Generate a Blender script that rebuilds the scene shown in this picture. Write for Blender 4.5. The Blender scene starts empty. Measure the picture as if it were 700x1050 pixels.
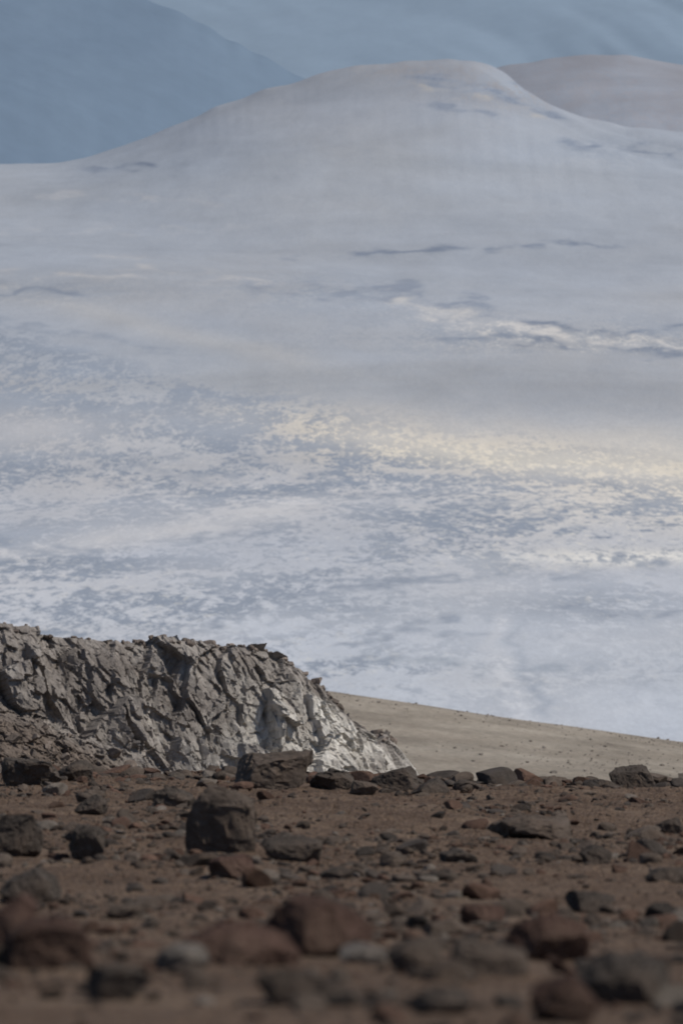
import bpy, bmesh, math
import numpy as np
from mathutils import Vector
rng=np.random.default_rng(7)
PX=0.0002   # radians per photo pixel, long lens

# ---------------------------------------------------------------- noise
def h3(i,j,k,seed=0):
    i=i.astype(np.int64);j=j.astype(np.int64);k=k.astype(np.int64)
    n=(i*374761393+j*668265263+k*2147483647+seed*1274126177)&0xffffffff
    n=((n^(n>>13))*1274126177)&0xffffffff
    n=((n^(n>>16))*2246822519)&0xffffffff
    n=n^(n>>15)
    return (n&0xffffff)/float(0xffffff)
def vn(P,seed=0):
    F=np.floor(P);f=P-F;f=f*f*f*(f*(f*6-15)+10)
    i,j,k=F[:,0],F[:,1],F[:,2];r=0
    for a in (0,1):
        wa=f[:,0] if a else 1-f[:,0]
        for b in (0,1):
            wb=f[:,1] if b else 1-f[:,1]
            for c in (0,1):
                wc=f[:,2] if c else 1-f[:,2]
                r=r+wa*wb*wc*h3(i+a,j+b,k+c,seed)
    return r*2-1
def fbm(P,o=4,seed=0,g=.5):
    r=0;a=1;s=0;P=np.array(P,dtype=float)
    for q in range(o):
        r=r+a*vn(P,seed+q*13);s+=a;a*=g
        P=P*2.03+11.7;P=np.stack([P[:,0]*.8-P[:,1]*.6,P[:,0]*.6+P[:,1]*.8,P[:,2]],1)
    return r/s
def facet(P,seed=0,tilt=.8):
    F=np.floor(P);best=np.full(len(P),1e9);val=np.zeros(len(P))
    for a in (-1,0,1):
        for b in (-1,0,1):
            for c in (-1,0,1):
                i=F[:,0]+a;j=F[:,1]+b;k=F[:,2]+c
                q=np.stack([i+h3(i,j,k,seed+1),j+h3(i,j,k,seed+2),k+h3(i,j,k,seed+3)],1)
                d=P-q;dd=(d*d).sum(1)
                v=(h3(i,j,k,seed+4)*2-1)+tilt*((h3(i,j,k,seed+5)*2-1)*d[:,0]+(h3(i,j,k,seed+6)*2-1)*d[:,1]+(h3(i,j,k,seed+7)*2-1)*d[:,2])*2
                m=dd<best;best[m]=dd[m];val[m]=v[m]
    return val
def sstep(a,b,x):
    t=np.clip((x-a)/(b-a),0,1);return t*t*(3-2*t)
def P2(x,y,sx,sy=None,z=0.):
    sy=sx if sy is None else sy
    return np.stack([x*sx,y*sy,np.full_like(x,z)],1)
def smprof(bp,prof,w):
    o=np.linspace(-1,1,9);k=np.cos(o*math.pi/2.2);k/=k.sum()
    return sum(kk*np.interp(bp+oo*w,prof[:,0],prof[:,1]) for oo,kk in zip(o,k))

# ---------------------------------------------------------------- mesh helper
def mk(name,V,F,mat,attrs=None,smooth=False,parent=None):
    V=np.asarray(V,dtype=np.float32);F=np.asarray(F,dtype=np.int32)
    me=bpy.data.meshes.new(name);n=F.shape[1]
    me.vertices.add(len(V));me.vertices.foreach_set('co',V.ravel())
    me.loops.add(F.size);me.loops.foreach_set('vertex_index',F.ravel())
    me.polygons.add(len(F))
    me.polygons.foreach_set('loop_start',np.arange(0,F.size,n,dtype=np.int32))
    me.polygons.foreach_set('loop_total',np.full(len(F),n,dtype=np.int32))
    me.polygons.foreach_set('use_smooth',np.full(len(F),smooth))
    for k,a in (attrs or {}).items():
        a=np.asarray(a,dtype=np.float32)
        if a.ndim==1:
            at=me.attributes.new(k,'FLOAT','POINT');at.data.foreach_set('value',a)
        else:
            at=me.attributes.new(k,'FLOAT_COLOR','POINT')
            at.data.foreach_set('color',np.concatenate([a,np.ones((len(a),1),np.float32)],1).ravel())
    me.update(calc_edges=True);me.validate()
    me.materials.append(mat)
    ob=bpy.data.objects.new(name,me);bpy.context.scene.collection.objects.link(ob)
    if parent: ob.parent=parent
    return ob
def gridF(nr,nc):
    i=np.arange(nr-1)[:,None]*nc+np.arange(nc-1)[None,:]
    return np.stack([i,i+1,i+nc+1,i+nc],-1).reshape(-1,4)
def bearings(n,core=.085,wide=.5,m=40):
    c=np.linspace(-core,core,n);o=np.linspace(0,1,m+1)[1:]**1.5*(wide-core)+core
    return np.concatenate([-o[::-1],c,o])
def polar(b,d):
    D,B=np.meshgrid(d,b,indexing='ij');return (B*D).ravel(),D.ravel(),B.ravel(),D.ravel()

# ---------------------------------------------------------------- material helper
class NT:
    def __init__(s,name):
        s.m=bpy.data.materials.new(name);s.m.use_nodes=True;s.t=s.m.node_tree;s.t.nodes.clear()
        s.out=s.n('ShaderNodeOutputMaterial');s.b=s.n('ShaderNodeBsdfPrincipled')
        s.b.inputs['Roughness'].default_value=.95;s.b.inputs['Specular IOR Level'].default_value=.08
        s.t.links.new(s.b.outputs[0],s.out.inputs[0])
        s.co=s.n('ShaderNodeTexCoord').outputs['Object']
    def n(s,t): return s.t.nodes.new(t)
    def l(s,a,b):
        if hasattr(a,'is_linked'): s.t.links.new(a,b)
        else: b.default_value=a
    def mapv(s,sc,rot=(0,0,0)):
        m=s.n('ShaderNodeMapping');m.inputs['Scale'].default_value=sc;m.inputs['Rotation'].default_value=rot
        s.l(s.co,m.inputs['Vector']);return m.outputs[0]
    def noise(s,scale,det=6,rough=.6,vec=None,dist=0):
        n=s.n('ShaderNodeTexNoise');s.l(vec if vec is not None else s.co,n.inputs['Vector'])
        n.inputs['Scale'].default_value=scale;n.inputs['Detail'].default_value=det
        n.inputs['Roughness'].default_value=rough;n.inputs['Distortion'].default_value=dist;return n.outputs[0]
    def vor(s,scale,vec=None,feat='F1',out='Distance'):
        n=s.n('ShaderNodeTexVoronoi');n.feature=feat;s.l(vec if vec is not None else s.co,n.inputs['Vector'])
        n.inputs['Scale'].default_value=scale;return n.outputs[out]
    def ramp(s,f,pts):
        r=s.n('ShaderNodeValToRGB');e=r.color_ramp.elements
        while len(e)<len(pts): e.new(.5)
        for q,(p,c) in zip(e,pts):
            q.position=p;q.color=(*c,1) if isinstance(c,tuple) else (c,c,c,1)
        s.l(f,r.inputs[0]);return r.outputs[0]
    def mix(s,f,a,b,mode='MIX'):
        m=s.n('ShaderNodeMix');m.data_type='RGBA';m.blend_type=mode
        s.l(f,m.inputs[0]);s.l((*a,1) if isinstance(a,tuple) else a,m.inputs[6]);s.l((*b,1) if isinstance(b,tuple) else b,m.inputs[7])
        return m.outputs[2]
    def math(s,op,a,b=0.,c=None):
        m=s.n('ShaderNodeMath');m.operation=op;s.l(a,m.inputs[0]);s.l(b,m.inputs[1])
        if c is not None: s.l(c,m.inputs[2])
        return m.outputs[0]
    def attr(s,name,col=False):
        a=s.n('ShaderNodeAttribute');a.attribute_name=name;return a.outputs['Color' if col else 'Fac']
    def bump(s,h,dist,strength=1.):
        b=s.n('ShaderNodeBump');b.inputs['Strength'].default_value=abs(strength);b.invert=strength<0
        b.inputs['Distance'].default_value=dist
        s.l(h,b.inputs['Height'])
        if getattr(s,'lastb',None) is not None: s.l(s.lastb,b.inputs['Normal'])
        s.lastb=b.outputs[0];s.l(s.lastb,s.b.inputs['Normal'])
    def col(s,c): s.l(c,s.b.inputs['Base Color'])

# soil: brown kept dark to carry the cloud shade over the foreground
s=NT('shaded_volcanic_soil')
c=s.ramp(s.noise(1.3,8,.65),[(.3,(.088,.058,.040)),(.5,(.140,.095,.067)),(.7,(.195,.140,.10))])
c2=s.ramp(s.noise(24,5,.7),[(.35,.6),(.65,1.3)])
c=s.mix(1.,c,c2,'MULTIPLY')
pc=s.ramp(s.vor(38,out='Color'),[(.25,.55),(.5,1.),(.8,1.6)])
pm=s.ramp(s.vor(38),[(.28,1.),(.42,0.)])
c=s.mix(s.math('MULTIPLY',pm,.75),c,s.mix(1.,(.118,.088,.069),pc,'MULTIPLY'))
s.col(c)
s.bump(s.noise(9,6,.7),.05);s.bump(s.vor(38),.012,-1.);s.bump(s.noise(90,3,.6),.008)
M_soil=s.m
# stones
s=NT('volcanic_stone')
c=s.attr('tint',True)
c=s.mix(1.,c,s.ramp(s.noise(7,8,.7),[(.3,.6),(.5,.95),(.72,1.5)]),'MULTIPLY')
c=s.mix(s.ramp(s.noise(2.2,6,.65),[(.50,0.),(.68,.6)]),c,(.127,.090,.066))
s.col(c);s.bump(s.noise(12,8,.75),.035);s.bump(s.noise(70,4,.7),.008)
M_stone=s.m
# cliff
s=NT('fractured_lava_rock')
base=s.ramp(s.noise(.55,8,.65),[(.3,(.18,.154,.135)),(.5,(.285,.252,.225)),(.7,(.39,.355,.32))])
pale_sunlit=s.ramp(s.noise(.9,8,.7),[(.32,(.38,.34,.30)),(.52,(.64,.60,.54)),(.72,(.82,.785,.72))])
c=s.mix(s.attr('pale_sunlit'),base,pale_sunlit)  # paler ramp paints sunlight onto the cliff's right end
c=s.mix(1.,c,s.ramp(s.noise(5,7,.72,vec=s.mapv((1,1,.45))),[(.32,.6),(.5,1.),(.7,1.4)]),'MULTIPLY')
c=s.mix(s.attr('scree'),c,s.mix(1.,(.17,.136,.112),s.ramp(s.noise(3,8,.75),[(.3,.5),(.7,1.6)]),'MULTIPLY'))
s.col(c);s.bump(s.noise(2.2,8,.75,vec=s.mapv((1.3,1.3,.6))),.15);s.bump(s.noise(14,6,.75),.035)
M_cliff=s.m
# sand
s=NT('pale_sandy_gravel')
c=s.ramp(s.noise(.12,8,.65,vec=s.mapv((1,.35,1))),[(.3,(.26,.220,.175)),(.5,(.33,.285,.230)),(.7,(.39,.342,.28))])
c=s.mix(1.,c,s.ramp(s.noise(2.2,6,.75,vec=s.mapv((1,.3,1))),[(.3,.68),(.55,1.),(.75,1.2)]),'MULTIPLY')
c=s.mix(1.,c,s.ramp(s.noise(1.,6,.7,vec=s.mapv((.16,.05,.1),(0,0,.9))),[(.35,.76),(.55,1.),(.7,1.12)]),'MULTIPLY')
s.col(c);s.bump(s.noise(1.,7,.7),.3)
M_sand=s.m
# valley & hill
def distant(name,dark,light):
    s=NT(name);c=s.attr('base',True)
    v=s.mapv((1/7.,1/36.,1/90.),(0,0,.12))
    n1=s.noise(1.,8,.78,vec=v,dist=.4)
    v2=s.mapv((1/110.,1/300.,1/300.),(0,0,-.35))
    n2=s.noise(1.,7,.64,vec=v2,dist=.5)
    v5=s.mapv((1/38.,1/150.,1/300.),(0,0,.5))
    n5=s.noise(1.,7,.7,vec=v5,dist=.8)
    m=s.math('ADD',s.math('MULTIPLY',n1,.42),s.math('ADD',s.math('MULTIPLY',n2,.33),s.math('MULTIPLY',n5,.25)))
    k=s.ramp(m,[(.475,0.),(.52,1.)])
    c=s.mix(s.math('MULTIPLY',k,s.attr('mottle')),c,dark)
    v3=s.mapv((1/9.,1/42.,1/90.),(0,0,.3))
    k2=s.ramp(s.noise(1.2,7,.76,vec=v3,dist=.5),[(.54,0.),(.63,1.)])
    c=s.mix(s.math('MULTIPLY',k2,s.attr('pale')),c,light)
    v4=s.mapv((1/700.,1/420.,1/160.),(0,0,.4))
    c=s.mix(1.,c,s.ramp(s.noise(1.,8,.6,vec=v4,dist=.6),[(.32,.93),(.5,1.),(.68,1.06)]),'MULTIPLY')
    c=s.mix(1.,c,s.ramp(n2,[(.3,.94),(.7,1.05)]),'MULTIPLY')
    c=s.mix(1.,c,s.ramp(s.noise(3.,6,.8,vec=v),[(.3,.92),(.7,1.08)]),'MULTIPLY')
    s.col(c);s.bump(n1,1.5,.3);return s.m
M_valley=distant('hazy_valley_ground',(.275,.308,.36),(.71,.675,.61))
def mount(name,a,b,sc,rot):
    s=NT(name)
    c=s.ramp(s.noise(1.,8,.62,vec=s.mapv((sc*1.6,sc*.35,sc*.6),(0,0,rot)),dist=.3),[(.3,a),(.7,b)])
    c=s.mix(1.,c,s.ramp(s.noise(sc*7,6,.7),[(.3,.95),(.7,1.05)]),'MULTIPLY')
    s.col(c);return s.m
M_m1=mount('blue_haze_mountain_rock',(.126,.174,.238),(.152,.205,.272),1/1500.,.8)  # distance haze is painted into the rock colour of both ranges
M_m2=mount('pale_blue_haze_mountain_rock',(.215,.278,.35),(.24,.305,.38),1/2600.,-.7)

# ---------------------------------------------------------------- foreground ground
gd=np.array([3,5,7,9,12,16,20,26,33,40,44,48,54,60,75,90,120,150,200,260])
gt=np.array([.42,.26,.193,.162,.149,.1445,.1385,.128,.1185,.1118,.1105,.1135,.122,.13,.138,.14,.137,.134,.130,.125])
fd=np.arange(2.5,261,.1);fz=-fd*np.interp(fd,gd,gt)
ker=np.hanning(17);ker/=ker.sum()
fz2=np.convolve(np.pad(fz,8,mode='edge'),ker,'valid');fz2[:8]=fz[:8]
def groundz(x,y):
    z=np.interp(y,fd,fz2)
    amp=np.clip(y/30,.4,3)
    z=z+amp*(.055*fbm(P2(x,y,.45),3,5)+.028*fbm(P2(x,y,2.2),3,9))
    z=z-.0022*y*sstep(-.03,.07,x/np.maximum(y,1))*(y>0)+.0008*y
    return z
b=bearings(620,.09,.6,50)
d=np.concatenate([np.geomspace(2.6,48,780),np.geomspace(48.4,258,90)])
X,Y,B,D=polar(b,d)
Z=groundz(X,Y)+np.clip(Y/35,.3,1.2)*(.012*fbm(P2(X,Y,9.),3,21)+.010*facet(P2(X,Y,7.),31))
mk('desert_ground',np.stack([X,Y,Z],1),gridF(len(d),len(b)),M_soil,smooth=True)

# ---------------------------------------------------------------- stones
def ico(k):
    bm=bmesh.new();bmesh.ops.create_icosphere(bm,subdivisions=k,radius=1)
    V=np.array([v.co[:] for v in bm.verts]);F=np.array([[v.index for v in f.verts] for f in bm.faces]);bm.free();return V,F
ICO={k:ico(k) for k in (2,3,5)}
def rockshape(k,r,npl=11,lo=.42,hi=.85):
    V,F=ICO[k];V=V.copy()
    for q in range(npl):
        n=r.normal(size=3);n/=np.linalg.norm(n);o=r.uniform(lo,hi)
        e=np.maximum(0,V@n-o);V-=e[:,None]*n
    mn=V.min(0);mx=V.max(0);V=(V-(mn+mx)/2)/((mx-mn)/2)
    return V,F
def rotz(V,a):
    c,s_=math.cos(a),math.sin(a);return V@np.array([[c,s_,0],[-s_,c,0],[0,0,1]])
def tint(r):
    k=r.random()
    if k<.22: c=np.array([.118,.073,.054])
    elif k<.30: c=np.array([.18,.152,.127])
    elif k<.70: c=np.array([.112,.088,.071])
    else: c=np.array([.076,.063,.054])
    return c*r.uniform(.7,1.25)
def big(name,px,vb,w,h,seed,col=None,k=5,lo=.46,hi=.82,npl=13):
    r=np.random.default_rng(seed)
    t=(vb-250)*PX
    ys=np.arange(7,45.5,.05);xs=(px-350)*PX*ys;tt=-groundz(xs,ys)/ys
    y=ys[np.argmin(np.abs(tt-t))]
    x=(px-350)*PX*y
    W=w*PX*y/2;Hh=h*PX*y*.60
    if seed==100: lo,hi,npl=.66,.9,9
    V,F=rockshape(k,r,npl,lo,hi)
    pw=.62 if seed==100 else .86
    V=np.sign(V)*np.abs(V)**pw        # blockier
    V=V*np.array([W,W*r.uniform(.75,1.),Hh])
    sz=max(W,Hh)
    n=V/np.linalg.norm(V,axis=1,keepdims=True)
    V=V+n*(sz*(.05*facet(V/sz*1.8+seed,seed,.5)+.018*facet(V/sz*6+seed,seed+3)+.035*fbm(V/sz*5,4,seed)))[:,None]
    g=float(groundz(np.array([x]),np.array([y+W*.5]))[0])
    ob=mk(name,V,F,M_stone,{'tint':np.tile(col if col is not None else tint(r),(len(V),1))})
    ob.location=(x,y+W*.6,g+Hh*.60);return ob
RED=np.array([.115,.071,.056]);DK=np.array([.088,.073,.062]);BR=np.array([.122,.096,.078]);PALE=np.array([.25,.22,.19])
L=[(225,878,74,72,BR),(280,812,82,42,BR),(88,884,38,38,DK),(14,882,54,46,DK),(30,808,62,30,DK),(76,804,38,24,DK),
(178,832,44,26,DK),(92,838,34,22,DK),(300,885,62,26,DK),(405,812,48,24,DK),(650,815,48,28,DK),(562,812,66,17,BR),
(615,814,34,14,DK),(545,862,84,26,BR),(612,888,34,20,DK),(672,884,36,18,DK),(28,928,62,34,DK),(606,940,50,24,DK),
(495,952,46,22,RED),(470,888,40,14,DK),(403,892,28,16,BR),(238,902,50,22,RED),(686,858,34,18,DK),(685,908,44,16,DK),
(340,812,44,20,DK),(443,815,40,16,DK),(372,818,30,16,BR),(480,812,30,10,DK),(345,905,36,14,DK),(130,945,44,18,BR),(700,815,24,14,DK),
(235,992,140,44,RED),(322,985,120,66,RED*.85),(48,1000,95,55,RED*.8),(5,985,60,66,RED),(502,1005,80,40,BR),(562,990,90,52,RED*.9),
(645,1035,100,52,DK),(376,992,54,22,PALE),(186,1000,56,30,PALE*.8),(580,1052,70,50,RED*.7),(425,1000,60,36,BR),(120,1030,70,40,DK),(300,1035,80,36,BR*.8),(450,1045,70,30,DK)]
for i,(px,vb,w,h,c) in enumerate(L):
    big('boulder',px,vb,w,h,100+i*7,c)

def scatter(name,n,dmin,dmax,smin,smax,zf,k,r,mat=M_stone,alpha=2.2,core=.1,dens=None,tf=tint,flat=.8,dpow=.5,lo=.48):
    Vs=[];Fs=[];T=[];off=0
    protos=[rockshape(k,r,10,lo,.88) for _ in range(24)]
    u=r.random(n);yy=(dmin**(1/dpow)+u*(dmax**(1/dpow)-dmin**(1/dpow)))**dpow
    xx=r.uniform(-core,core,n)*yy
    if dens is not None:
        m=r.random(n)<dens(xx,yy);xx=xx[m];yy=yy[m]
    zz=zf(xx,yy);n=len(xx)
    ss=smin*(1-r.random(n)*(1-(smin/smax)**alpha))**(-1/alpha)
    for i in range(n):
        V,F=protos[r.integers(24)]
        V=V*np.array([1,r.uniform(.65,1),r.uniform(.45,.9)*flat])*ss[i]
        V=rotz(V,r.uniform(0,6.28));tl=r.normal(0,.18,2);V[:,2]+=V[:,0]*tl[0]+V[:,1]*tl[1]
        V=V+np.array([xx[i],yy[i],zz[i]+ss[i]*.18])
        Vs.append(V);Fs.append(F+off);off+=len(V);T.append(np.tile(tf(r),(len(V),1)))
    return mk(name,np.concatenate(Vs),np.concatenate(Fs),mat,{'tint':np.concatenate(T)})
def dn(x,y): return np.clip(.35+1.3*fbm(P2(x,y,.9,.45),3,77),.06,1)
scatter('gravel',32000,7,46.5,.008,.055,groundz,2,np.random.default_rng(3),dens=dn,alpha=1.9)
scatter('scattered_stones',1700,7,46.5,.035,.13,groundz,3,np.random.default_rng(14),dens=dn,alpha=2.5)
scatter('rim_rubble',420,41,46,.04,.22,groundz,3,np.random.default_rng(5),alpha=1.7,dpow=1.)

# ---------------------------------------------------------------- sandy slope
def sandz(x,y):
    bpx=350+x/np.maximum(y,1)/PX
    V=np.interp(bpx,[-2500,300,345,500,700,1200,3500],[692,705,711,734,762,800,860])
    tt=(V-250)*PX
    q=np.clip((y-200)/200,-.5,1)
    t=.1175+(tt-.1175)*(q*(1.35-.35*q))
    z=-y*t
    zc=-400*tt
    k=np.maximum(y-400,0)
    z=np.where(y>400,zc-k*.115-k**2*.00006,z)
    return z+.2*fbm(P2(x,y,.02),3,41)+.06*fbm(P2(x,y,.15,.08),3,43)
b=bearings(420,.09,.6,40);d=np.concatenate([np.linspace(150,470,420),np.geomspace(473,1500,60)])
X,Y,B,D=polar(b,d);Z=sandz(X,Y)
mk('sandy_slope',np.stack([X,Y,Z],1),gridF(len(d),len(b)),M_sand,smooth=True)
def tint2(r): return np.array([.20,.175,.15])*r.uniform(.6,1.3)
scatter('slope_stones',2600,200,402,.05,.24,sandz,2,np.random.default_rng(8),alpha=2.8,tf=tint2,core=.09,
        dens=lambda x,y:np.clip(.3+1.5*fbm(P2(x,y,.06,.02),3,3),.05,1))

# ---------------------------------------------------------------- cliff
cp=np.array([[-420,142,628,1.2],[-250,143,630,1.4],[-100,144,636,1.7],[0,145.5,645,2.2],[60,146.5,653,3.0],[130,148,659,4.3],[180,149,659,5.6],[215,149.4,663,6.2],[250,150,664,6.8],[280,150.5,670,7],
 [304,151,682,7],[316,151.3,696,7],[334,152,714,7],[349,152.4,734,6],[364,153,744,6],[382,154.5,754,6],[398,157,762,6],[402,161,775,6],[400,170,790,6],[389,185,800,6]],float)
xw=(cp[:,0]-350)*PX*cp[:,1];yw=cp[:,1];zw=-(cp[:,2]-250)*PX*cp[:,1]
seg=np.r_[0,np.cumsum(np.hypot(np.diff(xw),np.diff(yw)))]
S=np.arange(0,seg[-1],.036)
px_=np.interp(S,seg,xw);py_=np.interp(S,seg,yw);pz_=np.interp(S,seg,zw);ph=np.interp(S,seg,cp[:,3])
def sm(a,w): 
    k=np.hanning(w);k/=k.sum();return np.convolve(np.pad(a,w//2,mode='edge'),k,'valid')[:len(a)]
px_=sm(px_,41);py_=sm(py_,41);pz_=sm(pz_,9);ph=sm(ph,41)
tx=np.gradient(px_);ty=np.gradient(py_);l=np.hypot(tx,ty);nx=ty/l;ny=-tx/l
nx=sm(nx,61);ny=sm(ny,61)
hh=np.r_[-np.arange(8,0,-.09),np.arange(0,8.4,.036)]
Hm,_=np.meshgrid(hh,S,indexing='ij')
nS=len(S);I=np.tile(np.arange(nS),len(hh));Hf=Hm.ravel()
st=np.minimum(np.maximum(Hf,0),ph[I]);sc=np.maximum(np.maximum(Hf,0)-ph[I],0)
out=.40*st+1.45*sc+np.where(Hf<0,Hf,0)-.4*np.exp(-np.maximum(Hf,0)/.4)+.4
zz=pz_[I]-np.maximum(Hf,0)+np.where(Hf<0,Hf*.11,0)
Pc=np.stack([px_[I]+nx[I]*out,py_[I]+ny[I]*out,zz],1)
scr=sstep(-.3,.9,Hf-ph[I])
bedx=Pc+np.stack([.25*fbm(Pc*.5,2,1),.25*fbm(Pc*.5,2,2),.3*fbm(Pc*.5,2,3)],1)
Q=bedx.copy();Q[:,0]+=.18*Q[:,2]   # steep joints
def fc(sx,sz,seed,tilt=.8): return facet(Q*np.array([sx,sx,sz]),seed,tilt)
dis=(.44*fc(.45,.20,11,.6)+.22*fc(1.1,.5,12,.9)+.10*fc(2.5,1.3,13,1.)+.04*fc(5.5,3.5,14,1.))*(1-.75*scr)+.12*fbm(Pc*.8,4,6)
dis+=scr*(.09*facet(Pc*1.8,51)+.05*facet(Pc*5,52))
rough=1+.3*sstep(-6,0,Pc[:,0])
dis*=np.where(Hf<0,np.clip(.65+Hf/2,.25,1)*rough,.65+.35*sstep(0,1.,Hf))
dis*=1-.45*sstep(1.,1.6,Pc[:,0])
upz=np.where(Hf<0,.6,.2)
Pc=Pc+np.stack([nx[I]*dis*(1-upz*.5),ny[I]*dis*(1-upz*.5),dis*upz],1)
pxs=350+Pc[:,0]/Pc[:,1]/PX
pale_sunlit=.95*sstep(180,350,pxs+70*fbm(Pc*.7,3,61)+14*(Hf-1.5))*(1-scr)*sstep(.1,1.2,Hf+.8*fbm(Pc*1.1,3,63))  # sunlit right end painted pale, left stays darker as under cloud
pale_sunlit+= .3*sstep(.2,.5,fbm(Pc*np.array([1,1,.35]),3,66))*(Hf>.6)*(1-scr)
mk('rock_cliff',Pc,gridF(len(hh),nS),M_cliff,{'pale_sunlit':np.clip(pale_sunlit,0,1),'scree':scr})
r=np.random.default_rng(12);Vs=[];Fs=[];T=[];off=0
protos=[rockshape(3,r,10,.4,.8) for _ in range(20)]
cand_top=np.where((Hf<.1)&(Hf>-2.0))[0];cand_tr=np.where((Hf<.1)&(Hf>-1.2)&(Pc[:,0]>-5))[0];cand_scr=np.where(scr>.3)[0]
for cand,n,a,bb in ((cand_top,900,.05,.20),(cand_tr,260,.08,.24),(cand_scr,2600,.05,.24)):
    for i in r.choice(cand,n):
        V,F=protos[r.integers(20)]
        sz=a*(1-r.random()*(1-(a/bb)**1.7))**(-1/1.7)
        V=rotz(V*np.array([1,r.uniform(.6,1),r.uniform(.5,.9)])*sz,r.uniform(0,6.28))+Pc[i]+np.array([0,0,sz*.2])
        Vs.append(V);Fs.append(F+off);off+=len(V);T.append(np.tile(np.array([.18,.148,.126])*r.uniform(.6,1.4),(len(V),1)))
mk('cliff_rubble',np.concatenate(Vs),np.concatenate(Fs),M_stone,{'tint':np.concatenate(T)})

# ---------------------------------------------------------------- valley floor + hill
hp=np.array([[-3500,260],[-1200,215],[-300,178],[0,168],[60,167],[90,161],[120,151],[150,141],[180,128],[205,119],[222,109],[250,101],[270,92],[300,87],[325,77],[345,73],[365,68],[400,66],[415,63],[440,63],[462,60],[470,62],[482,60],[500,63],[520,74],[530,86],[560,104],[575,108],[600,119],[625,124],[640,129],[670,130],[700,134],[900,165],[1500,210],[3500,260]],float)
HD=9000.
def valz(x,y):
    bp=350+x/np.maximum(y,1)/PX
    q=np.clip((y-3900)/(HD-3900),0,1)
    sx=q**1.35*(1.5-.5*q)
    Vn=smprof(bp,hp,9);Vm=smprof(bp-20*(1-q),hp,45);Vw=smprof(bp-60*(1-q),hp,150)
    k=sstep(.78,.97,q);k2=sstep(.965,1.,q)
    Vs_=(Vw*(1-k)+Vm*k)*(1-k2)+Vn*k2
    crest=(250-Vs_)*PX*HD;lowc=(250-185)*PX*HD
    exc=crest-lowc
    z=-200+(lowc+200)*sx+exc*np.where(exc>0,sstep(.62,1.06,q)/.9492,sx)
    z=np.where(y>HD,crest-(y-HD)**1.35*.02,z)
    f=sstep(2000,6500,y)
    z+=8*fbm(P2(x,y,1/500.,1/900.),4,71)*(.5+f*.9)*(1-.6*sstep(.8,1.,q))
    z+=1.6*fbm(P2(x,y,1/60.,1/190.),4,73)
    g=fbm(P2(x+.5*y,y-.3*x,1/420.,1/1500.),4,74)
    z+=11*g*sstep(.3,.6,q)*(1-.5*sstep(.9,1.,q))
    ph_=y/330.+1.9*fbm(P2(x,y,1/700.,1/1500.),3,76)
    z+=2.5*np.sin(ph_*2*math.pi)*np.clip(.15+fbm(P2(x,y,1/900.,1/900.),2,79),0,1)*sstep(.15,.4,q)*(1-.6*sstep(.9,1.,q))
    # gullies cutting down from the summit to the right
    dep=sstep(7600,8500,y)*(1-.6*sstep(8850,9000,y))
    gx=x-((500-350)*1.8+(HD-y)*.42)
    z-=16*np.exp(-(gx/50)**2)*dep*(.7+.6*fbm(P2(x,y,1/150.),2,78))
    gx=x-((575-350)*1.8+(HD-y)*.55)
    z-=9*np.exp(-(gx/45)**2)*dep
    return z
b=bearings(600,.085,.6,50)
d=np.concatenate([200/np.linspace(.165,.048,460),np.linspace(4180,9300,560),np.geomspace(9350,12000,12)])
X,Y,B,D=polar(b,d);Z=valz(X,Y)
U=350+X/Y/PX;V=250-Z/Y/PX
wob=fbm(P2(U,V,1/90.,1/30.),4,81);wob2=fbm(P2(U,V,1/260.,1/60.),3,83);wob3=fbm(P2(U,V,1/35.,1/9.),4,85);wob4=fbm(P2(U,V,1/22.,1/7.),3,88)
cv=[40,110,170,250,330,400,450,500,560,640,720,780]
cr=np.array([[.30,.312,.338],[.325,.344,.38],[.34,.365,.403],[.355,.378,.415],[.372,.39,.422],[.40,.413,.436],[.458,.46,.47],[.49,.495,.517],[.485,.498,.53],[.505,.525,.562],[.50,.52,.553],[.47,.49,.525]])  # valley and hill colours with the air's haze mixed in
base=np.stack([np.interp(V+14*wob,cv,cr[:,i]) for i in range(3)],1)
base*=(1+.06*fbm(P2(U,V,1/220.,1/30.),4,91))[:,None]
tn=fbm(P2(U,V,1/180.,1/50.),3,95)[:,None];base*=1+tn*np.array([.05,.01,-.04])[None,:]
def band(u0,v0,u1,v1,w,soft=1.):
    vl=v0+(U-u0)*(v1-v0)/(u1-u0)
    e=sstep(u0-60,u0+60,U)*(1-sstep(u1-60,u1+60,U))
    return np.exp(-((V-vl+w*.5*wob)/w)**2)*e
def blob(u,v,a,bb): return np.exp(-((U-u)/a)**2-((V-v+bb*.4*wob)/bb)**2)
def addc(m,c,k): 
    global base
    base=base+(np.array(c)-base)*np.clip(m*k,0,1)[:,None]
sun_patch=(.77,.685,.55)  # patches of sun between cloud shadows, painted as pale streaks below
addc(band(300,440,900,520,28),sun_patch,.6)
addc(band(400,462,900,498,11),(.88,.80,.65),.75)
addc(band(230,425,520,470,12),sun_patch,.35)
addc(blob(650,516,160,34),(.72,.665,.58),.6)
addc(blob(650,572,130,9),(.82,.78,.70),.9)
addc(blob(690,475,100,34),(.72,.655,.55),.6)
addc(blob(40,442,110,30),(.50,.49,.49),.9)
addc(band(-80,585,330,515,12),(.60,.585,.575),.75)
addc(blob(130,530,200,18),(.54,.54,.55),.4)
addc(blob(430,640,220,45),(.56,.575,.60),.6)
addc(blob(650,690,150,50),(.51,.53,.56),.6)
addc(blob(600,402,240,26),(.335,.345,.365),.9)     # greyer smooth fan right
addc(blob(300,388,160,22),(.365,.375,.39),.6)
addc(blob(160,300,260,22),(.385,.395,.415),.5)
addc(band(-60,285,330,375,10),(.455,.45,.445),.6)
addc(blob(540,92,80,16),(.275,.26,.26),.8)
addc(blob(440,72,70,7),(.30,.285,.285),.6)
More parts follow.
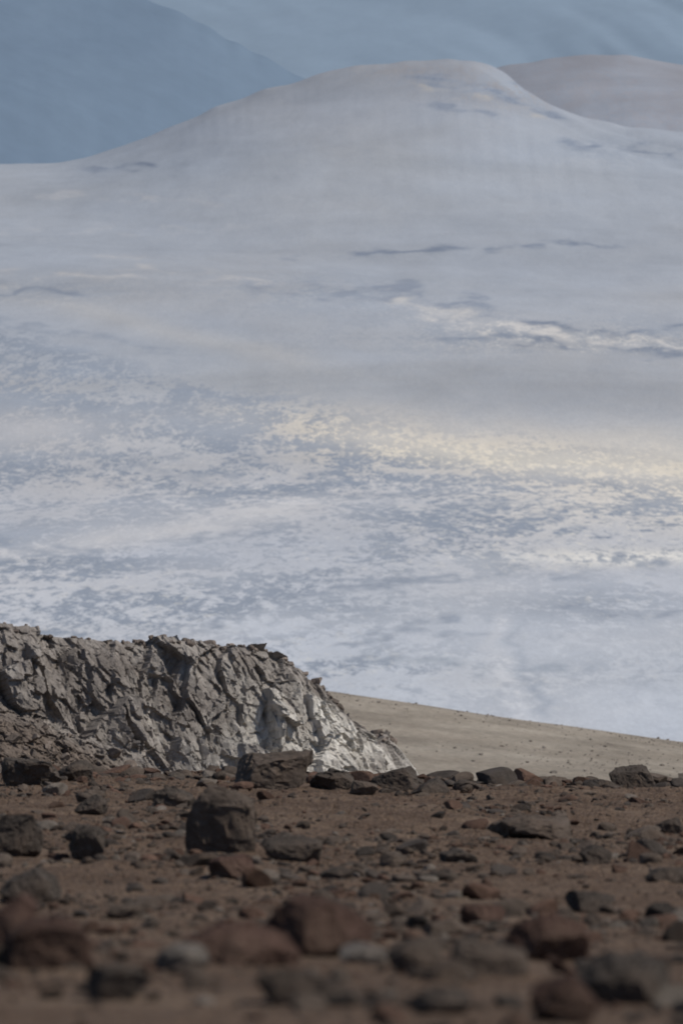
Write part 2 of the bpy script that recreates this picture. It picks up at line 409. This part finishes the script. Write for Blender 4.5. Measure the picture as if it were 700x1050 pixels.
addc(blob(640,100,60,20),(.30,.285,.29),.5)
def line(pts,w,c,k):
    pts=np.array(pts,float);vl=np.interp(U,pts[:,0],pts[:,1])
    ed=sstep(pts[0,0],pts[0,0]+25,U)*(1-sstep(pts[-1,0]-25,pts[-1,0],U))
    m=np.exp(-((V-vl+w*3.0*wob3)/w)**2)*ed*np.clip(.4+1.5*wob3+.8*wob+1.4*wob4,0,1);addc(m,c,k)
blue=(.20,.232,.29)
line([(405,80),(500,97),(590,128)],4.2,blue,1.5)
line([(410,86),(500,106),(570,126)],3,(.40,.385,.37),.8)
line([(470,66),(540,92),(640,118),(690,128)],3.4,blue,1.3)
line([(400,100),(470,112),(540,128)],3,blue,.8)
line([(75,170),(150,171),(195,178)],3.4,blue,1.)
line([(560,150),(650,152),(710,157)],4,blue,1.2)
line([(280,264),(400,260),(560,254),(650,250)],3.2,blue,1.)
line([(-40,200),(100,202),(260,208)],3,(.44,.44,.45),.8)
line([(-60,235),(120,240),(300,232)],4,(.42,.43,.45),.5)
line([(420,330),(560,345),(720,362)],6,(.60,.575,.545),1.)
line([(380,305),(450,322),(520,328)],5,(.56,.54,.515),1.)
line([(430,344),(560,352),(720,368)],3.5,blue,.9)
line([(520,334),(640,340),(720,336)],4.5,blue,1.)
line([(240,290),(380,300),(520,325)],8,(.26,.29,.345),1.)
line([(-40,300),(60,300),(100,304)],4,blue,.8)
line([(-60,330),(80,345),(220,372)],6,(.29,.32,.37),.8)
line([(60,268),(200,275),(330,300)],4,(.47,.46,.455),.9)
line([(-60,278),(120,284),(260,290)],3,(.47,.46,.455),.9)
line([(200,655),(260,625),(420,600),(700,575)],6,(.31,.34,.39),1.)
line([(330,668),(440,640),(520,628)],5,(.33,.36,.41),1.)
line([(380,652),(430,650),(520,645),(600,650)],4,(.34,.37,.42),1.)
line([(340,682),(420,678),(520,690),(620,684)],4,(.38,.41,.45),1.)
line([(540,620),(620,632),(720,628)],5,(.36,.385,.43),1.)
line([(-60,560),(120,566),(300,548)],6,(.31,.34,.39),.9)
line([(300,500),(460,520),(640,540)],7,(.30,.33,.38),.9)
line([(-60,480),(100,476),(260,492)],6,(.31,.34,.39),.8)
wx=np.interp(V,[610,650,690,730,780],[520,505,512,540,560])
addc(np.exp(-((U-wx+16*wob3)/9)**2)*sstep(610,640,V),(.60,.605,.62),.8)
addc(np.exp(-((U-wx-22+16*wob3)/7)**2)*sstep(610,640,V)*np.clip(.6+wob,0,1),(.38,.41,.455),.9)
up=np.interp(U,[-400,0,250,450,700,1100],[325,335,395,440,470,500]);lo=np.interp(U,[-400,0,200,330,450,700,1100],[690,665,640,600,585,572,560])
mot=sstep(-12,25,V-up+18*wob)*(1-sstep(-18,18,V-lo+16*wob))*(.9+.8*wob2)
mot*=1-.9*np.clip(blob(30,442,90,30),0,1);mot*=1-.6*np.clip(band(330,445,900,510,16),0,1);mot*=1-.8*np.clip(band(-80,585,330,515,10),0,1)
mot+=.6*blob(340,620,80,20)+.8*blob(250,700,120,40)+.5*blob(600,620,120,20)+.45*blob(400,690,120,20)
mot+=.6*blob(560,345,190,18)+.5*blob(330,300,100,14)+.5*blob(640,155,90,14)+.7*blob(540,95,80,20)+.4*blob(40,300,90,10)+.3*blob(420,75,120,12)
mot+=.14+.25*sstep(560,700,V)*np.clip(.4+wob,0,1)
pal=.5*np.clip(mot,0,1)*sstep(400,500,V)*np.clip(.5+.9*wob,0,1)+.6*blob(600,352,150,12)+.4*blob(440,320,70,9)+.5*blob(600,560,160,30)
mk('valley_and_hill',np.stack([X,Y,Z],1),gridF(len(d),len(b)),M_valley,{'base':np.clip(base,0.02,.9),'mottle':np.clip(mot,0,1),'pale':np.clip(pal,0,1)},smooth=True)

def rear(name,HDm,prof,mat,span,relief,base=None,rs=1500.,seed=0,drop=.28,skew=0.,nb=420,w=14):
    prof=np.array(prof,float)
    b=bearings(nb,.085,.6,50);d=np.linspace(HDm-span,HDm+span*.3,240)
    X,Y,B,D=polar(b,d);bp=350+B/PX
    k=HDm-Y
    kk=sstep(0,span*.04,k);kj=sstep(span*.04,span*.3,k)
    Vc=smprof(bp,prof,w)*(1-kk)+(smprof(bp,prof,60)*(1-kj)+smprof(bp,prof,260)*kj)*kk
    crest=(250-Vc)*PX*HDm
    Z=crest-np.abs(k)*drop
    wp=rs*.5*fbm(P2(X,Y,.7/rs),3,seed+9)
    a=X*math.cos(skew)+k*math.sin(skew)+wp;c=-X*math.sin(skew)+k*math.cos(skew)
    rg=fbm(P2(a,c,1/rs,1/(rs*5)),6,seed)
    Z+=relief*rg*(.10+.90*sstep(0,span*.3,k))
    at=None
    if base is not None:
        n=fbm(P2(X,Y,1/300.,1/600.),4,seed+7)
        at={'base':np.clip(np.array(base)[None,:]*(1+.16*n[:,None]),0,1),'mottle':np.clip(.35+.6*n,0,1),'pale':np.zeros(len(X))}
    mk(name,np.stack([X,Y,Z],1),gridF(len(d),len(b)),mat,at,smooth=True)
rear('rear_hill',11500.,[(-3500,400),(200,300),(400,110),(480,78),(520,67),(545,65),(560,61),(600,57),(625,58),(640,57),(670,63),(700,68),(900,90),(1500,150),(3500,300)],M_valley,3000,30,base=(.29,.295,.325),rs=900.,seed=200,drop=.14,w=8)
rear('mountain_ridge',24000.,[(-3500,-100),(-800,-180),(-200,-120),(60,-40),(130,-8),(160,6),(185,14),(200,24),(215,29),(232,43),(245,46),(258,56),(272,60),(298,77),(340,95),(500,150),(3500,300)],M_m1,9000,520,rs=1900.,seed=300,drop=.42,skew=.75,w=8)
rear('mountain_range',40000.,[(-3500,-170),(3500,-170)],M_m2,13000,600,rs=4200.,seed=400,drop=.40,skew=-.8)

# ---------------------------------------------------------------- light, sky, camera
sd=Vector((.66,-.22,.90)).normalized()
w=bpy.data.worlds.new('World');bpy.context.scene.world=w;w.use_nodes=True
nt=w.node_tree;sk=nt.nodes.new('ShaderNodeTexSky');sk.sky_type='NISHITA';sk.sun_disc=False
sk.sun_elevation=math.asin(sd.z);sk.sun_rotation=math.atan2(sd.x,sd.y);sk.altitude=2000
nt.links.new(sk.outputs[0],nt.nodes['Background'].inputs[0]);nt.nodes['Background'].inputs[1].default_value=.085
lt=bpy.data.lights.new('sun','SUN');lt.energy=3.4;lt.angle=math.radians(.6);lt.color=(1,.945,.86)
lo_=bpy.data.objects.new('sun',lt);bpy.context.scene.collection.objects.link(lo_)
lo_.rotation_euler=sd.to_track_quat('Z','Y').to_euler()
cam=bpy.data.cameras.new('camera');co=bpy.data.objects.new('camera',cam);bpy.context.scene.collection.objects.link(co)
cam.sensor_fit='VERTICAL';cam.sensor_height=36;cam.sensor_width=24;cam.lens=36*5000/1050
co.location=(0,0,0);co.rotation_euler=(math.radians(90)-math.atan(.055),0,0)
cam.clip_start=.1;cam.clip_end=120000
cam.dof.use_dof=True;cam.dof.focus_distance=66;cam.dof.aperture_fstop=5.2
bpy.context.scene.camera=co
vs=bpy.context.scene.view_settings;vs.view_transform='Standard';vs.look='None';vs.exposure=0
